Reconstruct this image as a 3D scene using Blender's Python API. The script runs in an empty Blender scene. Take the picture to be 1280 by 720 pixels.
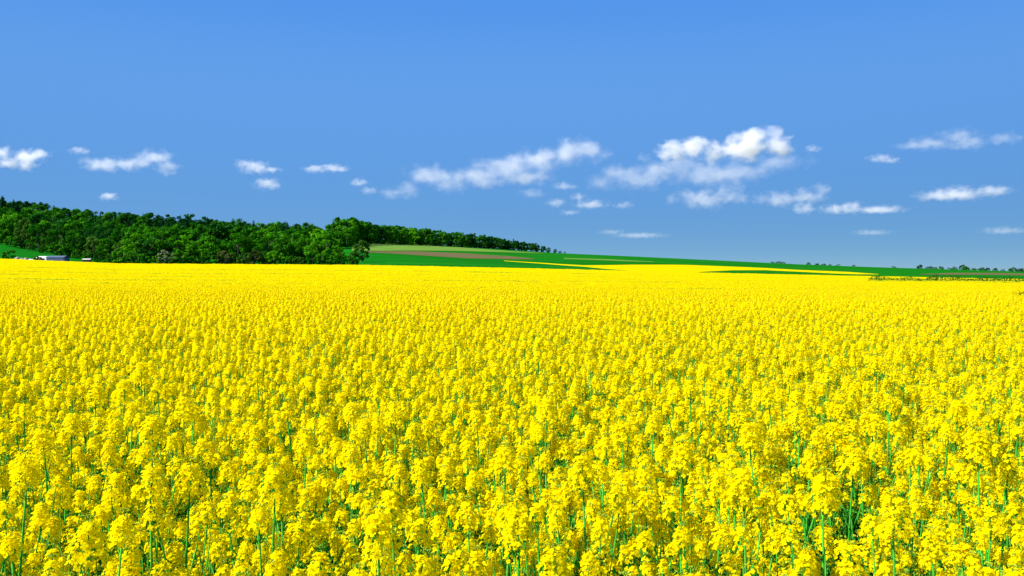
import bpy, bmesh, math, random
import numpy as np
from mathutils import Vector, Matrix, noise

R = math.radians
SC = bpy.context.scene
COL = SC.collection
rnd = random.Random(7)

# ------------------------------------------------------------------ camera, sky, sun, exposure
FPX = 1100.0            # focal length in pixels of the 1280 px photograph
HOR = 340.0             # row of the true horizon
EYE = 2.2
cam_data = bpy.data.cameras.new('camera')
cam_data.sensor_width = 36.0
cam_data.lens = FPX / 1280.0 * 36.0
cam_data.clip_start = 0.05
cam_data.clip_end = 90000.0
cam = bpy.data.objects.new('camera', cam_data)
COL.objects.link(cam)
cam.location = (0, 0, EYE)
cam.rotation_euler = (R(90) - math.atan((360 - HOR) / FPX), 0, 0)
SC.camera = cam

SUN_EL = R(45)
SUN_AZ = R(-108)        # measured from +Y (view direction), clockwise positive
sun_dir = Vector((math.sin(SUN_AZ) * math.cos(SUN_EL), math.cos(SUN_AZ) * math.cos(SUN_EL), math.sin(SUN_EL)))
world = bpy.data.worlds.new('World')
SC.world = world
world.use_nodes = True
wn = world.node_tree
bg = wn.nodes['Background']
sky = wn.nodes.new('ShaderNodeTexSky')
sky.sky_type = 'NISHITA'
sky.sun_disc = False
sky.sun_elevation = SUN_EL
sky.sun_rotation = SUN_AZ
sky.altitude = 6500
sky.air_density = 1.0
sky.dust_density = 0.0
sky.ozone_density = 10.0
# the polarised sky of the photograph is almost equally bright from top to horizon: even out the value of the Nishita sky
hsv = wn.nodes.new('ShaderNodeSeparateColor'); hsv.mode = 'HSV'
hsc = wn.nodes.new('ShaderNodeCombineColor'); hsc.mode = 'HSV'
pw = wn.nodes.new('ShaderNodeMath'); pw.operation = 'POWER'; pw.inputs[1].default_value = -0.12
ml = wn.nodes.new('ShaderNodeMath'); ml.operation = 'MULTIPLY'; ml.inputs[1].default_value = 4.5
wn.links.new(sky.outputs[0], hsv.inputs[0])
hsh = wn.nodes.new('ShaderNodeMath'); hsh.operation = 'SUBTRACT'
wtc = wn.nodes.new('ShaderNodeTexCoord'); wsx = wn.nodes.new('ShaderNodeSeparateXYZ'); wn.links.new(wtc.outputs['Generated'], wsx.inputs[0])
def by_height(stops):
    r = wn.nodes.new('ShaderNodeFloatCurve')
    c = r.mapping.curves[0]
    c.points[0].location = stops[0]; c.points[1].location = stops[-1]
    for p in stops[1:-1]: c.points.new(*p)
    r.mapping.update()
    wn.links.new(wsx.outputs['Z'], r.inputs['Value'])
    return r.outputs[0]
hmul = wn.nodes.new('ShaderNodeMath'); hmul.operation = 'MULTIPLY'; hmul.inputs[1].default_value = .02
wn.links.new(by_height([(0, .52), (.10, .53), (.21, .52), (.30, .30), (1, .2)]), hmul.inputs[0]); wn.links.new(hmul.outputs[0], hsh.inputs[1])
wn.links.new(hsv.outputs[0], hsh.inputs[0]); wn.links.new(hsh.outputs[0], hsc.inputs[0]); 
smul = wn.nodes.new('ShaderNodeMath'); smul.operation = 'MULTIPLY'; smul.use_clamp = True
sfac = wn.nodes.new('ShaderNodeMath'); sfac.operation = 'MULTIPLY'; sfac.inputs[1].default_value = 2.0
wn.links.new(by_height([(0, .51), (.05, .50), (.10, .50), (.21, .50), (.30, .525), (1, .53)]), sfac.inputs[0])
wn.links.new(hsv.outputs[1], smul.inputs[0]); wn.links.new(sfac.outputs[0], smul.inputs[1]); wn.links.new(smul.outputs[0], hsc.inputs[1])

wn.links.new(hsv.outputs[2], pw.inputs[0]); wn.links.new(pw.outputs[0], ml.inputs[0]); 
vm = wn.nodes.new('ShaderNodeMath'); vm.operation = 'MULTIPLY'; wn.links.new(ml.outputs[0], vm.inputs[0])
wn.links.new(by_height([(0, .89), (.05, .915), (.10, .96), (.21, 1.0), (.30, .985), (1, .97)]), vm.inputs[1])
wn.links.new(vm.outputs[0], hsc.inputs[2])
wn.links.new(hsc.outputs[0], bg.inputs['Color'])
bg.inputs['Strength'].default_value = 0.10

sun_data = bpy.data.lights.new('sun', 'SUN')
sun_data.energy = 4.8
sun_data.angle = R(0.5)
sun_data.color = (1.0, 0.95, 0.86)
sun = bpy.data.objects.new('sun', sun_data)
COL.objects.link(sun)
sun.location = (-50, 0, 80)
sun.rotation_euler = sun_dir.to_track_quat('Z', 'Y').to_euler()

SC.view_settings.view_transform = 'Standard'
SC.view_settings.look = 'None'
SC.view_settings.gamma = 1.0
SC.view_settings.exposure = 1.08
SC.view_settings.use_curve_mapping = False
cy = SC.cycles
cy.max_bounces = 8
cy.diffuse_bounces = 3
cy.glossy_bounces = 1
cy.transmission_bounces = 3
cy.volume_bounces = 5
cy.transparent_max_bounces = 8
cy.use_denoising = True
cy.use_adaptive_sampling = True
cy.adaptive_threshold = 0.02

# ------------------------------------------------------------------ helpers
def tag(o, label=None, cat=None, group=None, kind=None):
    if label: o['label'] = label
    if cat: o['category'] = cat
    if group: o['group'] = group
    if kind: o['kind'] = kind
    return o

def empty(name, loc=(0, 0, 0), rz=0.0, s=1.0):
    o = bpy.data.objects.new(name, None)
    o.empty_display_size = 0.2
    COL.objects.link(o)
    o.location = loc
    o.rotation_euler = (0, 0, rz)
    o.scale = (s, s, s)
    return o

def link_mesh(name, me, parent=None):
    o = bpy.data.objects.new(name, me)
    COL.objects.link(o)
    if parent: o.parent = parent
    return o

class MB:
    """collects vertices and faces, then becomes ONE mesh"""
    def __init__(self):
        self.v = []; self.f = []; self.m = []
    def add(self, vs, fs, mat=0):
        b = len(self.v)
        self.v.extend([tuple(p) for p in vs])
        for f in fs:
            self.f.append(tuple(i + b for i in f)); self.m.append(mat)
    def merge(self, o):
        b = len(self.v)
        self.v.extend(o.v)
        self.f.extend(tuple(i + b for i in f) for f in o.f)
        self.m.extend(o.m)
    def tube(self, pts, rads, n=5, mat=0, cap=True):
        rings = []
        b = len(self.v)
        for i, p in enumerate(pts):
            p = Vector(p)
            d = (Vector(pts[min(i + 1, len(pts) - 1)]) - Vector(pts[max(i - 1, 0)])).normalized()
            a = d.orthogonal().normalized(); c = d.cross(a)
            for k in range(n):
                t = 2 * math.pi * k / n
                self.v.append(tuple(p + (a * math.cos(t) + c * math.sin(t)) * rads[i]))
        for i in range(len(pts) - 1):
            for k in range(n):
                self.f.append((b + i * n + k, b + i * n + (k + 1) % n, b + (i + 1) * n + (k + 1) % n, b + (i + 1) * n + k))
                self.m.append(mat)
        if cap:
            self.f.append(tuple(b + (len(pts) - 1) * n + k for k in range(n))); self.m.append(mat)
    def box(self, x0, x1, y0, y1, z0, z1, mat=0):
        vs = [(x0, y0, z0), (x1, y0, z0), (x1, y1, z0), (x0, y1, z0), (x0, y0, z1), (x1, y0, z1), (x1, y1, z1), (x0, y1, z1)]
        self.add(vs, [(0, 3, 2, 1), (4, 5, 6, 7), (0, 1, 5, 4), (1, 2, 6, 5), (2, 3, 7, 6), (3, 0, 4, 7)], mat)
    def mesh(self, name, mats, smooth=False):
        me = bpy.data.meshes.new(name)
        me.from_pydata(self.v, [], self.f)
        for m in mats: me.materials.append(m)
        if len(mats) > 1:
            me.polygons.foreach_set('material_index', self.m)
        if smooth:
            me.polygons.foreach_set('use_smooth', [True] * len(me.polygons))
        me.update()
        return me
    def build(self, name, mats, parent=None, smooth=False):
        return link_mesh(name, self.mesh(name, mats if isinstance(mats, (list, tuple)) else [mats], smooth), parent)

def new_mat(name):
    m = bpy.data.materials.new(name)
    m.use_nodes = True
    nt = m.node_tree
    nt.nodes.clear()
    out = nt.nodes.new('ShaderNodeOutputMaterial')
    return m, nt, out

def ramp(nt, src, stops):
    r = nt.nodes.new('ShaderNodeValToRGB')
    el = r.color_ramp.elements
    while len(el) > 1: el.remove(el[-1])
    el[0].position = stops[0][0]; el[0].color = (*stops[0][1], 1)
    for p, c in stops[1:]:
        e = el.new(p); e.color = (*c, 1)
    nt.links.new(src, r.inputs[0])
    return r.outputs[0]

def noise_tex(nt, scale, detail=3.0, rough=0.55, coord='Object', vec=None):
    n = nt.nodes.new('ShaderNodeTexNoise')
    n.inputs['Scale'].default_value = scale
    n.inputs['Detail'].default_value = detail
    n.inputs['Roughness'].default_value = rough
    if vec is None:
        tc = nt.nodes.new('ShaderNodeTexCoord')
        vec = tc.outputs[coord]
    nt.links.new(vec, n.inputs['Vector'])
    return n

def leaf_mat(name, dark, light, trans=0.3, scale=0.6, rand=0.35, tint=None):
    """diffuse + translucent leaf; colour varies over the crown and from tree to tree"""
    m, nt, out = new_mat(name)
    n = noise_tex(nt, scale, 3)
    oi = nt.nodes.new('ShaderNodeObjectInfo')
    mix = nt.nodes.new('ShaderNodeMath'); mix.operation = 'MULTIPLY_ADD'
    mix.inputs[1].default_value = rand
    nt.links.new(oi.outputs['Random'], mix.inputs[0])
    sub = nt.nodes.new('ShaderNodeMath'); sub.operation = 'SUBTRACT'
    nt.links.new(n.outputs['Fac'], sub.inputs[0]); sub.inputs[1].default_value = rand * 0.5
    nt.links.new(sub.outputs[0], mix.inputs[2])
    c = ramp(nt, mix.outputs[0], [(0.32, dark), (0.68, light)])
    d = nt.nodes.new('ShaderNodeBsdfDiffuse'); t = nt.nodes.new('ShaderNodeBsdfTranslucent')
    nt.links.new(c, d.inputs[0]); nt.links.new(c, t.inputs[0])
    s = nt.nodes.new('ShaderNodeMixShader'); s.inputs[0].default_value = trans
    nt.links.new(d.outputs[0], s.inputs[1]); nt.links.new(t.outputs[0], s.inputs[2])
    nt.links.new(s.outputs[0], out.inputs[0])
    return m

def plain_mat(name, a, b, scale=3.0, rough=0.8):
    m, nt, out = new_mat(name)
    n = noise_tex(nt, scale, 4)
    c = ramp(nt, n.outputs['Fac'], [(0.35, a), (0.65, b)])
    p = nt.nodes.new('ShaderNodeBsdfPrincipled')
    p.inputs['Roughness'].default_value = rough
    nt.links.new(c, p.inputs['Base Color'])
    nt.links.new(p.outputs[0], out.inputs[0])
    return m

# ------------------------------------------------------------------ the lie of the land
CX = np.array([-300, 0, 150, 230, 400, 460, 560, 700, 800, 880, 1000, 1090, 1280, 1600], float)
CAN330 = np.interp(CX, [-300, 0, 150, 460, 700, 880, 1090, 1280, 1600], [316, 323, 329, 331, 336, 340.5, 345, 348.5, 354])
FAR_D = [420, 550, 700, 1000, 1400]
FAR_Y = {-300: [300, 282, 268, 262, 265], 0: [308, 288, 272, 266, 268], 150: [324, 300, 283, 274, 276], 230: [327, 303, 287, 280, 281],
         400: [328, 313, 302, 297, 300], 460: [328, 313, 304, 300, 303], 560: [330, 320, 312, 307, 309], 700: [334, 328, 322, 317, 318],
         800: [337, 331, 326, 321.5, 322], 880: [340, 334.5, 329.7, 325.5, 325.5], 1000: [343, 339, 335, 331, 331],
         1090: [345, 341.5, 338, 335, 334], 1280: [350, 346.5, 343, 340.5, 339.6], 1600: [353, 350, 347, 343, 341]}
CROP = 1.25
def row2z(y, D): return EYE - (y - HOR) * D / FPX
DK = np.array([0, 9, 20, 40, 100, 200, 330] + FAR_D + [2500, 5000, 12000, 40000], float)
ZT = np.zeros((len(DK), len(CX)))
for j, x in enumerate(CX):
    c = CAN330[j]
    z = [0, 0, 0.0]
    for D, y in ((40, 371 + .07 * (c - 333)), (100, 358 + .2 * (c - 333)), (200, 345 + .5 * (c - 333)), (330, c)):
        z.append(row2z(y, D) - CROP)
    for D, y in zip(FAR_D, FAR_Y[int(x)]): z.append(row2z(y, D))
    z14 = z[-1]
    z += [z14 * .55 - 1, -4, -8, -20]
    ZT[:, j] = z

def pchip_slopes(x, y):
    h = np.diff(x); d = np.diff(y, axis=0) / h[:, None]
    m = np.zeros_like(y)
    for i in range(1, len(x) - 1):
        w1 = 2 * h[i] + h[i - 1]; w2 = h[i] + 2 * h[i - 1]
        ok = d[i - 1] * d[i] > 0
        with np.errstate(divide='ignore', invalid='ignore'):
            m[i] = np.where(ok, (w1 + w2) / (w1 / d[i - 1] + w2 / d[i]), 0)
    m[0] = d[0]; m[-1] = d[-1]
    return m
ZM = pchip_slopes(DK, ZT)
def smooth_cols(px):
    """weights over the columns, cosine eased a little"""
    px = np.clip(px, CX[0], CX[-1])
    j = np.clip(np.searchsorted(CX, px) - 1, 0, len(CX) - 2)
    t = (px - CX[j]) / (CX[j + 1] - CX[j])
    return j, t
def terr(X, Y):
    X = np.asarray(X, float); Y = np.asarray(Y, float)
    D = np.clip(Y, 1.0, 39999)
    px = 640 + FPX * X / D
    j, t = smooth_cols(px)
    i = np.clip(np.searchsorted(DK, D) - 1, 0, len(DK) - 2)
    h = DK[i + 1] - DK[i]; s = (D - DK[i]) / h
    def col(jj):
        return ((2 * s**3 - 3 * s**2 + 1) * ZT[i, jj] + (s**3 - 2 * s**2 + s) * h * ZM[i, jj]
                + (-2 * s**3 + 3 * s**2) * ZT[i + 1, jj] + (s**3 - s**2) * h * ZM[i + 1, jj])
    z = col(j) * (1 - t) + col(j + 1) * t
    return np.where(Y < 9, 0.0, z)
def tz(x, y): return float(terr(np.array([x]), np.array([y]))[0])
def px2x(px, D): return (px - 640) / FPX * D
def at(px, D):
    x = px2x(px, D); return Vector((x, D, tz(x, D)))
def inv(px, y, off=0.0, d0=331.0, d1=1390.0):
    """distance at which the ground (plus off) of column px shows at row y"""
    Ds = np.linspace(d0, d1, 500)
    z = terr(px2x(px, Ds), Ds) + off
    rows = HOR - (z - EYE) / Ds * FPX
    k = np.where(rows <= y)[0]
    if not len(k): return d1
    i = k[0]
    if i == 0: return float(Ds[0])
    return float(Ds[i - 1] + (rows[i - 1] - y) / (rows[i - 1] - rows[i] + 1e-9) * (Ds[i] - Ds[i - 1]))

# ------------------------------------------------------------------ ground materials
def ground_mat(name, cols, scale, fine=None, far=None):
    m, nt, out = new_mat(name)
    geo = nt.nodes.new('ShaderNodeNewGeometry')
    mpg = nt.nodes.new('ShaderNodeMapping'); mpg.inputs['Scale'].default_value = (.35, 1.6, 1); mpg.inputs['Rotation'].default_value = (0, 0, .06)
    nt.links.new(geo.outputs['Position'], mpg.inputs[0])
    n = noise_tex(nt, scale, 7, .65, vec=mpg.outputs[0])
    c = ramp(nt, n.outputs['Fac'], [(0.3, cols[0]), (0.5, cols[1]), (0.7, cols[2])])
    if fine:
        n2 = noise_tex(nt, fine, 4, .7, vec=geo.outputs['Position'])
        mx = nt.nodes.new('ShaderNodeMixRGB'); mx.blend_type = 'OVERLAY'; mx.inputs[0].default_value = .35
        nt.links.new(c, mx.inputs[1]); nt.links.new(n2.outputs['Fac'], mx.inputs[2])
        c = mx.outputs[0]
    if far:      # the farmland behind the hill: stubble, soil and pasture
        ln = nt.nodes.new('ShaderNodeVectorMath'); ln.operation = 'LENGTH'; nt.links.new(geo.outputs['Position'], ln.inputs[0])
        mr = nt.nodes.new('ShaderNodeMapRange'); mr.inputs['From Min'].default_value = 1900; mr.inputs['From Max'].default_value = 2400
        nt.links.new(ln.outputs['Value'], mr.inputs['Value'])
        v = nt.nodes.new('ShaderNodeTexVoronoi'); v.inputs['Scale'].default_value = .0022; nt.links.new(geo.outputs['Position'], v.inputs['Vector'])
        fc = ramp(nt, v.outputs['Color'], [(.2, (.10, .14, .06)), (.5, (.16, .15, .10)), (.8, (.12, .17, .08))])
        mf = nt.nodes.new('ShaderNodeMixRGB'); nt.links.new(mr.outputs[0], mf.inputs[0]); nt.links.new(c, mf.inputs[1]); nt.links.new(fc, mf.inputs[2]); c = mf.outputs[0]
    d = nt.nodes.new('ShaderNodeBsdfDiffuse')
    nt.links.new(c, d.inputs[0])
    nt.links.new(d.outputs[0], out.inputs[0])
    return m
M_GROUND = ground_mat('young_wheat_green', [(.004, .085, .004), (.006, .115, .006), (.012, .14, .007)], .02, .4, True)
M_MEADOW = ground_mat('pale_meadow_grass', [(.065, .17, .02), (.11, .20, .03), (.085, .185, .025)], .03, .5)
M_PLOUGH = ground_mat('ploughed_soil', [(.085, .075, .03), (.115, .085, .04), (.07, .09, .025)], .04, .6)
M_DARKGREEN = ground_mat('dark_crop_green', [(.002, .07, .006), (.004, .09, .008), (.006, .11, .008)], .03, .5)

# ------------------------------------------------------------------ ground: one sheet to the horizon
def make_ground():
    angs = np.concatenate([np.radians(np.arange(-180, -42, 6)), np.radians(np.linspace(-42, 42, 253)), np.radians(np.arange(48, 181, 6))])
    ds = np.concatenate([[0.0], np.geomspace(2, 300, 60), np.linspace(310, 1450, 130), np.geomspace(1500, 39000, 45)])
    vs, fs = [], []
    for d in ds:
        # rings: in front of the camera they are lines of equal depth, behind it circles
        ca = np.cos(angs)
        r = np.where(np.abs(angs) < R(50), d / np.maximum(ca, .64), d)
        x = r * np.sin(angs); y = r * ca
        z = terr(x, y)
        for p in zip(x, y, z): vs.append(p)
    n = len(angs)
    for i in range(len(ds) - 1):
        for k in range(n - 1):
            fs.append((i * n + k, i * n + k + 1, (i + 1) * n + k + 1, (i + 1) * n + k))
    b = MB(); b.v = vs; b.f = [f[::-1] for f in fs]; b.m = [0] * len(fs)
    o = b.build('ground', M_GROUND, smooth=True)
    tag(o, kind='structure')
    return o
make_ground()

def patch(name, mat, top, bot, off, rows=6, kind='structure', bumps=0.0, lap=.02):
    """a strip of crop or soil lying on the hill: outlines given as rows over columns, then laid on the terrain with its own height"""
    tx = [p[0] for p in top]; bx = [p[0] for p in bot]
    xs = np.arange(max(tx[0], bx[0]), min(tx[-1], bx[-1]) + .1, 4.0)
    b = MB(); n = rows + 1
    for x in xs:
        d1 = inv(x, np.interp(x, tx, [p[1] for p in top]), off)
        d0 = inv(x, np.interp(x, bx, [p[1] for p in bot]), off)
        d1 = max(d1, d0 + .05)
        for k in range(n):
            D = d0 + (d1 - d0) * k / rows
            X = px2x(x, D)
            b.v.append((X, D, tz(X, D) + off + (rnd.uniform(-bumps, bumps))))
        X = px2x(x, d0); b.v.append((X, d0 - lap, tz(X, d0) - min(.3, off * .5)))
    w = n + 1
    for i in range(len(xs) - 1):
        for k in range(rows):
            b.f.append((i * w + k, (i + 1) * w + k, (i + 1) * w + k + 1, i * w + k + 1)); b.m.append(0)
        b.f.append((i * w + n, (i + 1) * w + n, (i + 1) * w, i * w)); b.m.append(0)
    return tag(b.build(name, mat, smooth=False), kind=kind)

patch('meadow', M_MEADOW, [(440, 300), (470, 302.5), (520, 305), (560, 308), (620, 312.5), (680, 316.5)],
      [(440, 313), (470, 313.5), (520, 313.2), (560, 313.5), (620, 315), (680, 316.8)], .25)
patch('meadow', M_MEADOW, [(705, 322.4), (760, 324), (820, 327.2)], [(705, 323.4), (760, 325.4), (820, 327.8)], .25, 3)
patch('ploughed_field', M_PLOUGH, [(456, 314), (520, 314.2), (580, 316.5), (640, 320.4), (668, 323.4)],
      [(456, 315.4), (490, 316.8), (540, 320), (590, 323), (640, 324), (668, 324)], .12)
patch('ploughed_field', M_PLOUGH, [(1150, 342.6), (1190, 341), (1240, 341), (1320, 342.6)],
      [(1150, 343), (1190, 343.4), (1240, 343.4), (1320, 345)], .1, 3)

# ------------------------------------------------------------------ rape flowers: materials
def petal_mat(name, a, b, trans):
    m, nt, out = new_mat(name)
    oi = nt.nodes.new('ShaderNodeObjectInfo')
    geo = nt.nodes.new('ShaderNodeNewGeometry')
    n = noise_tex(nt, 45, 2, vec=geo.outputs['Position'])
    c = ramp(nt, n.outputs['Fac'], [(0.35, a), (0.65, b)])
    d = nt.nodes.new('ShaderNodeBsdfDiffuse'); t = nt.nodes.new('ShaderNodeBsdfTranslucent')
    nt.links.new(c, d.inputs[0]); nt.links.new(c, t.inputs[0])
    s = nt.nodes.new('ShaderNodeMixShader'); s.inputs[0].default_value = trans
    nt.links.new(d.outputs[0], s.inputs[1]); nt.links.new(t.outputs[0], s.inputs[2])
    nt.links.new(s.outputs[0], out.inputs[0])
    return m
M_PETAL = petal_mat('rape_petal_yellow', (.93, .73, .0008), (.97, .83, .002), .58)
M_BUD = leaf_mat('rape_bud_green', (.20, .36, .02), (.36, .46, .03), .2, 30)
M_STEM = leaf_mat('rape_stem_green', (.03, .26, .02), (.08, .40, .04), .1, 8)
M_LEAF = leaf_mat('rape_leaf_green', (.010, .085, .008), (.03, .16, .012), .3, 10)

# ------------------------------------------------------------------ rape flowers: shapes
def frame(n):
    n = n.normalized(); a = n.orthogonal().normalized()
    return n, a, n.cross(a)
def add_flower(b, p, n, size, rg):
    n, a, c = frame(n)
    th0 = rg.uniform(0, 6.28)
    for k in range(4):
        t = th0 + k * math.pi / 2 + rg.uniform(-.25, .25)
        e = a * math.cos(t) + c * math.sin(t); f = n.cross(e)
        L = size * rg.uniform(.85, 1.12); W = size * rg.uniform(.40, .55)
        cup = rg.uniform(.0, .45)
        q0 = p + e * L * .08
        q1 = p + e * L * .6 + n * L * cup * .5
        q2 = p + e * L + n * L * (cup * .5 - .05)
        b.add([q0 - f * W * .25, q0 + f * W * .25, q1 + f * W, q1 - f * W, q2 + f * W * .62, q2 - f * W * .62],
              [(0, 1, 2, 3), (3, 2, 4, 5)], 0)
def add_bud(b, p, d, L, mat):
    d, a, c = frame(d)
    w = L * .36
    m = p + d * L * .5
    b.add([p, m + a * w, m + c * w, m - a * w, m - c * w, p + d * L],
          [(0, 2, 1), (0, 3, 2), (0, 4, 3), (0, 1, 4), (5, 1, 2), (5, 2, 3), (5, 3, 4), (5, 4, 1)], mat)
def ribbon(b, p, q, w, mat):
    d = (q - p); s = d.cross(Vector((.3, .5, .8))).normalized() * w
    s2 = d.cross(s).normalized() * w
    b.add([p - s, p + s, q + s * .6, q - s * .6], [(0, 1, 2, 3)], mat)
    b.add([p - s2, p + s2, q + s2 * .6, q - s2 * .6], [(0, 1, 2, 3)], mat)
def raceme(base, axis, Rr, H, nf, rg, pods=4, buds=14, fs=.0095):
    """one flower head: rachis, dome of four-petalled flowers, green buds on top, young pods below. mats: petal, bud, stem"""
    b = MB()
    ax, ea, eb = frame(axis)
    top = base + ax * H
    b.tube([base - ax * .05, base + ax * H * .55, top], [.0022, .0018, .0012], 4, 2)
    ph = rg.uniform(0, 6.28)
    for i in range(nf):
        t = (i + rg.random()) / nf
        ang = ph + i * 2.39996 + rg.uniform(-.3, .3)
        rad = ea * math.cos(ang) + eb * math.sin(ang)
        rr = Rr * (1.0 - .62 * t ** 1.7) * rg.uniform(.55, 1.06)
        o = base + ax * (H * (.02 + .80 * t))
        p = o + rad * rr + ax * (rr * (.30 + .4 * t))
        nrm = rad * (1.0 - .45 * t) + ax * (.35 + .7 * t) + Vector((rg.uniform(-.45, .45), rg.uniform(-.45, .45), rg.uniform(-.3, .4)))
        add_flower(b, p, nrm, fs * rg.uniform(.85, 1.15), rg)
        if i % 2 == 0 or nf < 16:
            ribbon(b, o, p, .0006, 2)
    for i in range(buds):
        ang = rg.uniform(0, 6.28); r = Rr * .36 * math.sqrt(rg.random())
        d = (ax + (ea * math.cos(ang) + eb * math.sin(ang)) * r / (Rr * .4) * .8)
        p = top + (ea * math.cos(ang) + eb * math.sin(ang)) * r + ax * (.006 - r * .25)
        add_bud(b, p, d, .0085 * rg.uniform(.7, 1.2), 1)
    for i in range(pods):
        ang = rg.uniform(0, 6.28); rad = ea * math.cos(ang) + eb * math.sin(ang)
        o = base - ax * rg.uniform(.002, .048)
        m_ = o + rad * .014 + ax * .006
        ribbon(b, o, m_, .0006, 2)
        ribbon(b, m_, m_ + rad * .014 + ax * rg.uniform(.02, .035), .0012, 2)
    return b
def leaf(b, p, d, L, W, mat=0, rg=rnd):
    d = d.normalized(); s = d.cross(Vector((0, 0, 1))).normalized()
    up = s.cross(d)
    pts = []
    for k, (t, w) in enumerate(((0, .35), (.3, 1), (.65, .75), (1, .05))):
        c = p + d * L * t - Vector((0, 0, 1)) * L * .35 * t * t
        pts += [c - s * W * w + up * W * w * .4, c, c + s * W * w + up * W * w * .4]
    fs = []
    for k in range(3):
        for q in range(2):
            a = k * 3 + q
            fs.append((a, a + 1, a + 4, a + 3))
    b.add(pts, fs, mat)

def make_variant(seed, kind):
    """returns dict of part meshes (MB) for one plant, base at origin"""
    rg = random.Random(seed)
    H = {'tall': 1.36, 'bushy': 1.22, 'pods': 1.28, 'slim': 1.30}[kind] + rg.uniform(-.03, .03)
    lean = Vector((rg.uniform(-.07, .07), rg.uniform(-.07, .07), 0))
    stem = MB(); leaves = MB(); heads = []
    def axis_pt(t):
        return Vector((lean.x * t * t, lean.y * t * t, 0)) + Vector((.012 * math.sin(t * 5 + seed), .012 * math.cos(t * 4 + seed), 0)) * t + Vector((0, 0, H * t))
    ts = [0, .25, .5, .7, .85, .92]
    hz = {'tall': .13, 'bushy': .09, 'pods': .08, 'slim': .11}[kind]
    ttop = 1 - hz / H
    pts = [axis_pt(t * ttop) for t in (0, .25, .5, .7, .85, 1)]
    stem.tube(pts, [.0075, .0068, .006, .005, .004, .003], 6)
    Rm = {'tall': .053, 'bushy': .036, 'pods': .034, 'slim': .041}[kind]
    nf = {'tall': 96, 'bushy': 50, 'pods': 42, 'slim': 62}[kind]
    heads.append(raceme(pts[-1], (pts[-1] - pts[-2]).normalized() + Vector((rg.uniform(-.1, .1), rg.uniform(-.1, .1), 0)), Rm, hz, nf, rg, pods={'tall': 5, 'bushy': 4, 'pods': 16, 'slim': 6}[kind]))
    nb = {'tall': 4, 'bushy': 7, 'pods': 5, 'slim': 4}[kind]
    a0 = rg.uniform(0, 6.28)
    for k in range(nb):
        t0 = rg.uniform(.50, .80)
        p0 = axis_pt(t0 * ttop)
        ang = a0 + k * 2.4 + rg.uniform(-.4, .4)
        out = Vector((math.cos(ang), math.sin(ang), 0))
        zt = H * ({'tall': .80, 'bushy': .86, 'pods': .84, 'slim': .80}[kind] + rg.uniform(-.11, .07))
        reach = rg.uniform(.05, .13) if kind != 'bushy' else rg.uniform(.07, .17)
        zt = max(zt, p0.z + .10)
        p2 = Vector((p0.x, p0.y, zt)) + out * reach
        p1 = p0.lerp(p2, .5) + out * reach * .22 - Vector((0, 0, .02))
        stem.tube([p0, p1, p2], [.0036, .0029, .0022], 4)
        heads.append(raceme(p2, (p2 - p1).normalized() + Vector((0, 0, .6)), Rm * rg.uniform(.62, .85), hz * rg.uniform(.55, .8), int(nf * rg.uniform(.38, .6)), rg, pods=3 if kind != 'pods' else 9, buds=9))
        leaf(leaves, p0, out + Vector((0, 0, .5)), rg.uniform(.06, .10), .011)
    for k in range({'tall': 6, 'bushy': 8, 'pods': 7, 'slim': 6}[kind]):      # low side shoots with small heads
        t0 = rg.uniform(.38, .60); p0 = axis_pt(t0 * ttop); ang = a0 + 1.2 + k * 1.7 + rg.uniform(-.5, .5)
        out = Vector((math.cos(ang), math.sin(ang), 0))
        p2 = Vector((p0.x, p0.y, max(p0.z + .08, H * rg.uniform(.58, .82)))) + out * rg.uniform(.08, .23)
        p1 = p0.lerp(p2, .5) + out * .02
        stem.tube([p0, p1, p2], [.003, .0024, .0018], 4)
        heads.append(raceme(p2, (p2 - p1).normalized() + Vector((0, 0, .5)), Rm * rg.uniform(.5, .7), hz * rg.uniform(.5, .9), rg.randint(7, 14), rg, pods=2, buds=5))
    for k in range(9):
        t0 = rg.uniform(.2, .72); ang = rg.uniform(0, 6.28)
        leaf(leaves, axis_pt(t0 * ttop), Vector((math.cos(ang), math.sin(ang), .55)), rg.uniform(.09, .17), rg.uniform(.014, .03))
    return dict(kind=kind, H=H, stem=stem, leaves=leaves, heads=heads)

KINDS = ['tall', 'tall', 'bushy', 'bushy', 'bushy', 'pods', 'pods', 'slim', 'slim', 'tall', 'bushy', 'slim']
VAR = [make_variant(100 + i, k) for i, k in enumerate(KINDS)]
for v in VAR:
    v['m_stem'] = v['stem'].mesh('stem', [M_STEM], True)
    v['m_leaf'] = v['leaves'].mesh('foliage', [M_LEAF])
    v['m_heads'] = [h.mesh('flower_head', [M_PETAL, M_BUD, M_STEM]) for h in v['heads']]
    j = MB()
    for h in v['heads']: j.merge(h)
    s = MB(); s.merge(v['stem']); s.m = [2] * len(s.f); j.merge(s)
    l = MB(); l.merge(v['leaves']); l.m = [3] * len(l.f); j.merge(l)
    v['m_all'] = j.mesh('rape_plant', [M_PETAL, M_BUD, M_STEM, M_LEAF])

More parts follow.
